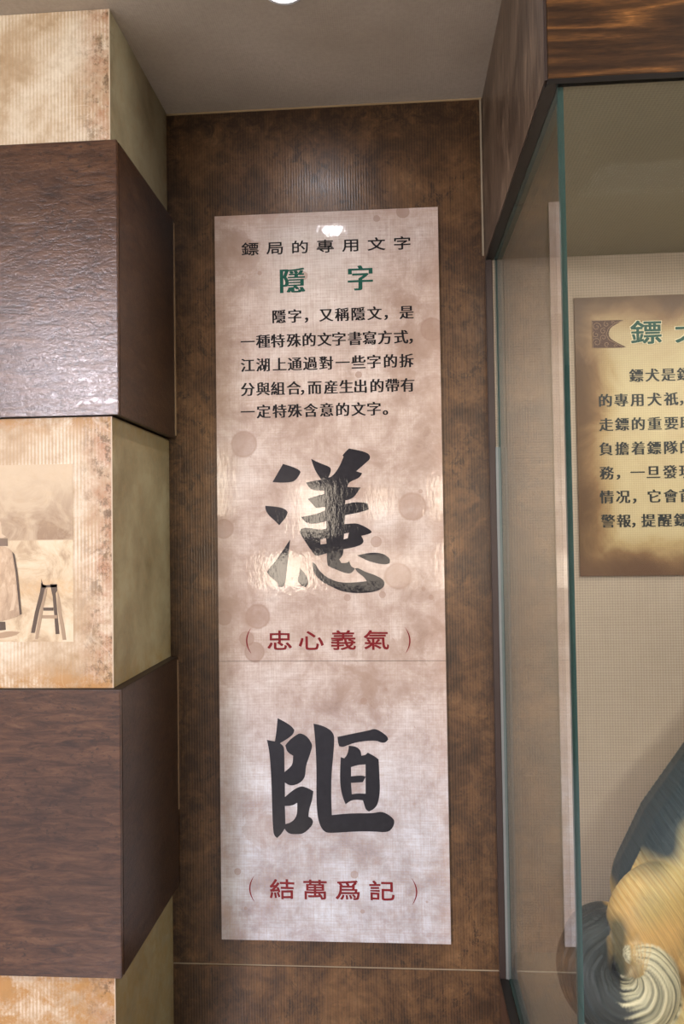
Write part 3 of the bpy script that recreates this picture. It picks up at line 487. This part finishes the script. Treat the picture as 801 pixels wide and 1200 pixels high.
box('floor_lining', .292, CX1-.01, CF+.02, -.008, ZFL-.04, ZFL, M_lin_f, dc, .002)
box('wall_post', CX0, .2690, -.014, -.001, ZBASE, ZS-.004, M_drk, dc, .0012)
bm = bmesh.new(); n = 24
bx(bm, .2685, .2745, -.016, -.0085, ZBASE+.001, ZS-.5)
bm_obj('sealant_bead', bm, plain('grey_sealant', (.17, .18, .175), .4), dc)
MG = glass_mat(); 
def pane(name, x0, x1, y0, y1, z0, z1, edge_faces):
    bm = bmesh.new(); bx(bm, x0, x1, y0, y1, z0, z1); bm.faces.ensure_lookup_table(); bm.normal_update()
    for f in bm.faces:
        nrm = f.normal
        f.material_index = 1 if any(nrm.dot(Vector(e)) > .9 for e in edge_faces) else 0
    o = bm_obj(name, bm, MG, dc); o.data.materials.append(M_tealedge); return o
pane('side_pane', .2745, .2835, CF+.0125, -.0085, ZBASE+.001, ZS-.004, [(0, -1, 0), (0, 0, 1), (0, 0, -1), (0, 1, 0)])
pane('front_pane', .2725, CX1-.02, CF+.002, CF+.011, ZBASE+.001, ZS-.006, [(-1, 0, 0), (1, 0, 0), (0, 0, 1), (0, 0, -1)])
M_base = block_wood(True, .5, 'case_base_wood')
box('base_cabinet', CX0, CX1, CF-.0, -.005, .003, ZBASE-.003, M_base, dc, .002)
bm = bmesh.new(); bx(bm, CX0, .2730, CF+.0, -.001, ZBASE-.003, ZBASE+.004); bx(bm, .2735, CX1, CF-.0, CF+.0015, ZBASE-.003, ZBASE+.004)
bm_obj('base_frame', bm, M_blk, dc)
box('base_liner', .286, CX1-.01, CF+.02, -.009, ZBASE-.002, ZFL-.0405, plain('grey_liner', (.30, .31, .30), .5), dc)

# information board on the lining
YBD = -.0095
ib = thing('information_board', (.8, -.012, H-.121), 'brown parchment information board with green heading inside the case', 'sign')
box('board', .4785, 1.16, -.0135, -.0082, H-.121, H+.605, board_mat(), ib, .0006)
M_gold = plain('cream_outline', (.70, .60, .40), .5); M_bt = plain('board_text_ink', (.020, .022, .022), .5); M_bg = plain('board_green_ink', (.012, .075, .055), .5); M_orn = plain('ornament_brown', (.085, .040, .028), .5); M_orl = plain('ornament_line', (.26, .16, .09), .5)
YQ = -.0137
text_part('heading_character_outline', D['btitle'], YQ, M_gold, ib, .040, .040, 1.05, .82, .05)
text_part('heading_character', D['btitle'], YQ-.0007, M_bg, ib, .014, .016, 1.05, .82, .05)
text_part('body_character', D['bbody'], YQ, M_bt, ib, .034, 0, 1.04, 1.04)
loops_obj('ornament', [smooth_loop(D['orn'])], YQ, M_orn, ib)
# scrolls inside the ornament
ox = [p[0] for p in D['orn']]; oz = [p[1] for p in D['orn']]; x0, x1, z0, z1 = min(ox), max(ox), min(oz), max(oz); W_, H_ = x1-x0, z1-z0
sb = bmesh.new()
def ribbon(pts, wd):
    L = [];  R_ = []
    for i, p in enumerate(pts):
        a = Vector(pts[max(0, i-1)]); b = Vector(pts[min(len(pts)-1, i+1)]); d = (b-a).normalized(); nn = Vector((-d.y, d.x))*wd/2
        L.append(tuple(Vector(p)+nn)); R_.append(tuple(Vector(p)-nn))
    me = fill_loops([L+R_[::-1]], .0005); me.transform(Matrix.Translation((0, YQ-.0007, 0))); sb.from_mesh(me)
for (cx, cz, r0, a0, tn) in [(.14, .78, .16, 0, 1.3), (.14, .22, .16, 3, -1.3), (.34, .62, .12, 1, 1.2), (.34, .38, .12, 4, -1.2), (.12, .5, .12, 2, 1.1), (.44, .86, .10, 2, 1.1), (.44, .14, .10, 5, -1.1), (.62, .92, .06, 0, 1), (.68, .07, .06, 0, 1)]:
    ribbon([(x0+W_*cx+H_*r0*(1-k/22)*math.cos(a0+tn*k*.36), z0+H_*cz+H_*r0*(1-k/22)*math.sin(a0+tn*k*.36)) for k in range(18)], .0014)
ribbon([(x0+W_*.02, z0+H_*.03), (x0+W_*.02, z0+H_*.97)], .0014); ribbon([(x0+W_*.5, z0+H_*.72), (x0+W_*.42, z0+H_*.5), (x0+W_*.5, z0+H_*.3), (x0+W_*.9, z0+H_*.04)], .0014); ribbon([(x0+W_*.5, z0+H_*.72), (x0+W_*.7, z0+H_*.9), (x0+W_*.95, z0+H_*.98)], .0014)
bm_obj('ornament_scrolls', sb, M_orl, ib)

# ------------------------------------------------------------------ the sitting dog sculpture
def ellip(bm, c, r, rot=(0, 0, 0)):
    M = Matrix.Translation(c) @ (Matrix.Rotation(rot[2], 4, 'Z') @ Matrix.Rotation(rot[1], 4, 'Y') @ Matrix.Rotation(rot[0], 4, 'X')) @ Matrix.Diagonal((*r, 1))
    bmesh.ops.create_icosphere(bm, subdivisions=4, radius=1, matrix=M)
def tube(bm, pts, rad, n=20):
    for i in range(len(pts)-1):
        a, b = Vector(pts[i]), Vector(pts[i+1]); steps = max(2, int((b-a).length/.006))
        for k in range(steps):
            f = k/steps; r = rad[i]*(1-f)+rad[i+1]*f
            bmesh.ops.create_icosphere(bm, subdivisions=3, radius=r, matrix=Matrix.Translation(a.lerp(b, f)))
G = ZFL
def Pz(x, y, z): return (x, y, H+z)
bm = bmesh.new()
# trunk, hips to withers, chest
tube(bm, [Pz(.645, -.20, -.84), Pz(.715, -.20, -.735), Pz(.835, -.20, -.56), Pz(.925, -.20, -.44)], [.155, .170, .165, .15])
ellip(bm, Pz(.93, -.22, -.52), (.13, .12, .19), (0, -.35, 0))
ellip(bm, Pz(.90, -.28, -.50), (.07, .07, .14), (0, -.35, 0))
# near thigh, knee and hind foot
ellip(bm, Pz(.552, -.31, -.845), (.100, .075, .125), (0, .45, 0))
ellip(bm, Pz(.640, -.315, -.90), (.105, .072, .085), (0, .25, 0))
ellip(bm, Pz(.492, -.33, -.900), (.034, .036, .075), (0, .12, 0))
tube(bm, [Pz(.61, -.32, -.985), Pz(.59, -.37, -1.02), Pz(.572, -.42, -1.046)], [.046, .044, .036])
for dx in (-.026, 0, .026): tube(bm, [Pz(.570+dx, -.42, -1.045), Pz(.562+dx*1.25, -.462, -1.058)], [.023, .020])
ellip(bm, Pz(.66, -.33, -1.0), (.055, .045, .05))
ellip(bm, Pz(.47, -.22, -.96), (.10, .09, .10))
tube(bm, [Pz(.62, -.10, -1.0), Pz(.74, -.10, -1.05)], [.06, .035])
# front legs
for y in (-.29, -.13):
    tube(bm, [Pz(.95, y, -.56), Pz(.97, y, -.72), Pz(.985, y, -.88), Pz(.99, y, -1.03)], [.07, .050, .036, .032])
    tube(bm, [Pz(.99, y, -1.045), Pz(1.05, y, -1.058)], [.034, .026])
# neck and head with muzzle and ears
tube(bm, [Pz(.92, -.21, -.44), Pz(.97, -.22, -.30), Pz(.985, -.23, -.20)], [.115, .085, .078])
ellip(bm, Pz(1.0, -.23, -.165), (.085, .07, .07), (0, .2, 0))
tube(bm, [Pz(1.05, -.235, -.185), Pz(1.16, -.245, -.215)], [.045, .028])
tube(bm, [Pz(1.05, -.235, -.21), Pz(1.14, -.243, -.240)], [.032, .018])
for y in (-.275, -.185):
    tube(bm, [Pz(.965, y, -.115), Pz(.955, y*1.0, -.04)], [.034, .006])
# tail, curled round in front of the haunch
TP = [(.475, -.27, -.895), (.415, -.30, -.905), (.393, -.325, -.945), (.415, -.345, -.990), (.462, -.362, -1.006), (.512, -.372, -.985), (.530, -.375, -.940), (.512, -.374, -.900), (.478, -.368, -.892)]
TR = [.050, .056, .058, .060, .056, .052, .046, .036, .014]
def crom(P, k, t):
    p = [Vector(P[max(0, min(len(P)-1, k+j))]) for j in (-1, 0, 1, 2)]
    return .5*((2*p[1])+(-p[0]+p[2])*t+(2*p[0]-5*p[1]+4*p[2]-p[3])*t*t+(-p[0]+3*p[1]-3*p[2]+p[3])*t**3)
TS = []; TRR = []
for k in range(len(TP)-1):
    for j in range(8):
        TS.append(crom(TP, k, j/8)); TRR.append(TR[k]*(1-j/8)+TR[k+1]*j/8)
tube(bm, [(p.x, p.y, p.z+H) for p in TS], TRR)
me = bpy.data.meshes.new('dog'); bm.to_mesh(me); bm.free()
tmp = bpy.data.objects.new('tmp', me); COL.objects.link(tmp)
r = tmp.modifiers.new('r', 'REMESH'); r.mode = 'VOXEL'; r.voxel_size = .0031
sm = tmp.modifiers.new('s', 'SMOOTH'); sm.factor = .5; sm.iterations = 7
me2 = bpy.data.meshes.new_from_object(tmp.evaluated_get(bpy.context.evaluated_depsgraph_get()))
bpy.data.objects.remove(tmp); bpy.data.meshes.remove(me)
nv = len(me2.vertices); co = np.empty(nv*3); me2.vertices.foreach_get('co', co); co = co.reshape(-1, 3)
nr = np.empty(nv*3); me2.vertex_normals.foreach_get('vector', nr); nr = nr.reshape(-1, 3)
X, Y, Zc = co[:, 0], co[:, 1], co[:, 2]-H
# cheap smooth noise: sum of random plane waves
rng = np.random.default_rng(3)
def wn(P, scale, n=14):
    d = rng.normal(size=(n, 3)); d /= np.linalg.norm(d, axis=1)[:, None]
    k = scale*(.6+rng.random(n)); ph = rng.random(n)*6.28
    return np.sin(P@(d*k[:, None]).T+ph).sum(1)/math.sqrt(n)
tp = np.array([tuple(p) for p in TS]); tr = np.array(TRR)
Q = np.stack([X, Y, Zc], 1)
d2 = np.linalg.norm(Q[:, None, :]-tp[None], axis=2); rel = d2/tr[None]
ti = np.argmin(d2, 1); dmin = d2[np.arange(nv), ti]
tailw = np.clip((1.18-dmin/tr[ti])/.12, 0, 1)*(ti > 3)
tang = np.gradient(tp, axis=0); tang /= np.linalg.norm(tang, axis=1)[:, None]
rv = Q-tp[ti]; b1 = np.array([0, -1., 0]); b2 = np.cross(tang[ti], b1)
ang = np.arctan2((rv*b2).sum(1), rv@b1)
u = ti/len(tp)
wob = wn(Q, 25)
w3 = wn(Q, 60); g_tail = np.sin(ang*19+wob*3.2+w3*.8+u*9)*.45+np.sin(ang*34+wob*4+w3*1.5+u*16)*.4+.25*np.sin(ang*9+wob*2)
# body fur: strands run down and back; warped bands across the flow
w1 = wn(Q, 14); w2 = wn(Q, 40)
cross = X*.86+Zc*.50
g_body = np.sin(cross*420+w1*5.5+w2*1.2)*.6+np.sin(cross*760+w1*8+w2*2)*.4
belly = np.clip((X-.62)/.06, 0, 1)*np.clip((-.72-Zc)/.08, 0, 1)*np.clip((.85-X)/.05, 0, 1)*np.clip((Zc+1.0)/.05, 0, 1)
g_curl = np.sin((X*.6-Zc*.8)*260+w1*9+w2*2.4)
thighd = np.sqrt(((X-.57)/.11)**2+((Zc+.86)/.13)**2)
amp = .0002+.0005*np.clip(thighd-.7, 0, 1)
disp = (g_body*amp)*(1-tailw)*(1-belly)+belly*g_curl*.003*(1-tailw)+tailw*g_tail*.0015
# crease that divides the back fold of the thigh
cr = np.exp(-((X-(.484+.16*(Zc+.90)+w2*.002))/.006)**2)*np.clip((Zc+.96)/.03, 0, 1)*np.clip((-.84-Zc)/.03, 0, 1)*(Y < -.25)*(1-tailw)
disp -= cr*.006
co += nr*disp[:, None]
co[:, 2] = np.maximum(co[:, 2], ZFL+.0005)
me2.vertices.foreach_set('co', co.ravel()); me2.update()
flow = (cross*1.0+w1*.006)*(1-tailw)*(1-belly)+belly*(1-tailw)*((X*.6-Zc*.8)*.6+w1*.02)+tailw*(ang*.055+wob*.004)
fa = me2.attributes.new('strand', 'FLOAT', 'POINT'); fa.data.foreach_set('value', flow.astype(np.float32))
# painted coat
def C(*v): return np.array(v)
slate, gold, cream_, dark, pale = C(.022, .038, .048), C(.62, .36, .11), C(.70, .60, .30), C(.014, .020, .021), C(.66, .58, .38)
def lerp(a, b, f): return a+(b-a)*f[:, None]
ax = (X-.637)*(-.846)+(Zc+.84)*.534        # distance across the back line, towards the back
back = np.maximum(np.clip((ax-.102+w1*.014+w3*.006)/.035, 0, 1)*np.clip((Zc+.76)/.05, 0, 1), np.clip((ax-.118)/.02, 0, 1)*np.clip((Zc+.86)/.04, 0, 1)*(Y > -.25))
back = np.maximum(back, np.clip((.965+.25*(Zc+.30)-X+w1*.008)/.03, 0, 1)*np.clip((Zc+.50-.3*(.9-X))/.05, 0, 1)); base = np.tile(gold, (nv, 1)); base = lerp(base, np.tile(cream_, (nv, 1)), np.clip(.45+w1*.30+.25*g_body-(1-np.clip(thighd-.6, 0, 1))*.5, 0, 1))
flank = np.clip((X-.60)/.08, 0, 1)*np.clip((Zc+.84)/.10, 0, 1)*np.clip((-.50-Zc)/.1, .15, 1); base = lerp(base, np.tile(C(.46, .44, .13), (nv, 1)), flank*np.clip(.45+.5*wn(Q, 30), 0, .85))
base = lerp(base, np.tile(pale, (nv, 1)), belly*.45)
base = lerp(base, np.tile(slate, (nv, 1)), back)
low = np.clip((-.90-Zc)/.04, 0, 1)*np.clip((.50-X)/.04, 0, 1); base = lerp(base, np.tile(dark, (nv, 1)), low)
fold = np.exp(-((X-.459-.06*(Zc+.90)-.05*np.clip(-.88-Zc, 0, 1))/.015)**2)*np.clip((Zc+.97)/.03, 0, 1)*np.clip((-.825-Zc+w2*.01)/.03, 0, 1)*(Y < -.22)
base = lerp(base, np.tile(C(.045, .055, .03), (nv, 1)), np.clip(fold*1.1+.0*X, 0, .85)); base = lerp(base, np.tile(C(.30, .27, .09), (nv, 1)), np.clip(wn(Q, 45)*.4+.05, 0, .5)*(1-back)*(1-belly)); base = lerp(base, np.tile(pale, (nv, 1)), cr*.4)
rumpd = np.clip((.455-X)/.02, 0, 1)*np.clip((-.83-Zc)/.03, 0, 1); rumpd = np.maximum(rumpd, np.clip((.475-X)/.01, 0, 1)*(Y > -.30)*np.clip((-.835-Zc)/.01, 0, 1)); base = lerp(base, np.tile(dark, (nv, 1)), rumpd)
tcol = lerp(np.tile(dark*1.25, (nv, 1)), np.tile(slate*.9, (nv, 1)), np.clip(g_tail, 0, 1)*.9)
cw = np.clip((u-.53+wob*.025+.05*g_tail)/.06, 0, 1)
ctail = lerp(np.tile(C(.10, .11, .06), (nv, 1)), np.tile(pale*1.1, (nv, 1)), np.clip(.62+g_tail*.5+(u-.65)*.8, 0, 1))
tcol = lerp(tcol*.6, ctail, cw); base = lerp(base, tcol, tailw)
earm = np.clip((Zc+.11)/.03, 0, 1); base = lerp(base, np.tile(dark, (nv, 1)), earm)
muz = np.clip((X-1.07)/.03, 0, 1)*np.clip((Zc+.4)/.1, 0, 1); base = lerp(base, np.tile(dark, (nv, 1)), muz)
groove = np.clip(-(g_body*(1-tailw)+g_tail*tailw), 0, 1); base = base*(1-(.18+.36*np.maximum(tailw, belly))[:, None]*groove[:, None])
ca = me2.color_attributes.new('coat', 'FLOAT_COLOR', 'POINT')
ca.data.foreach_set('color', np.concatenate([np.clip(base, 0, 1), np.ones((nv, 1))], 1).astype(np.float32).ravel())
t = NT('painted_resin'); a = t.n('ShaderNodeAttribute'); a.attribute_name = 'coat'
sa = t.n('ShaderNodeAttribute'); sa.attribute_name = 'strand'
cv = t.n('ShaderNodeCombineXYZ'); t.l(t.m('MULTIPLY', sa.outputs['Fac'], 520), cv.inputs[0]); t.l(t.m('MULTIPLY', t.noise(9, 3), 5), cv.inputs[1])
f = t.noise(1.0, 4, .6, .3, cv.outputs[0])
M_dog = t.done(t.mix(t.mr(f, .40, .60, .30, 0), a.outputs['Color'], (.02, .022, .015)), .42, t.bump(f, .45, .003), .4)
dog = thing('dog_sculpture', (.72, -.25, ZFL), 'painted sitting shepherd dog sculpture with a curled dark and cream tail in the case', 'sculpture')
me2.materials.clear()
mesh_obj('body', me2, M_dog, dog, True)
M_eye = plain('eye', (.01, .008, .006), .1)
bm = bmesh.new(); ellip(bm, Pz(1.055, -.288, -.150), (.010, .007, .009)); bm_obj('eye', bm, M_eye, dog, True)
bm = bmesh.new(); ellip(bm, Pz(1.055, -.178, -.150), (.010, .007, .009)); bm_obj('eye', bm, M_eye, dog, True)
bm = bmesh.new(); ellip(bm, Pz(1.186, -.247, -.208), (.013, .014, .011)); bm_obj('nose', bm, M_eye, dog, True)
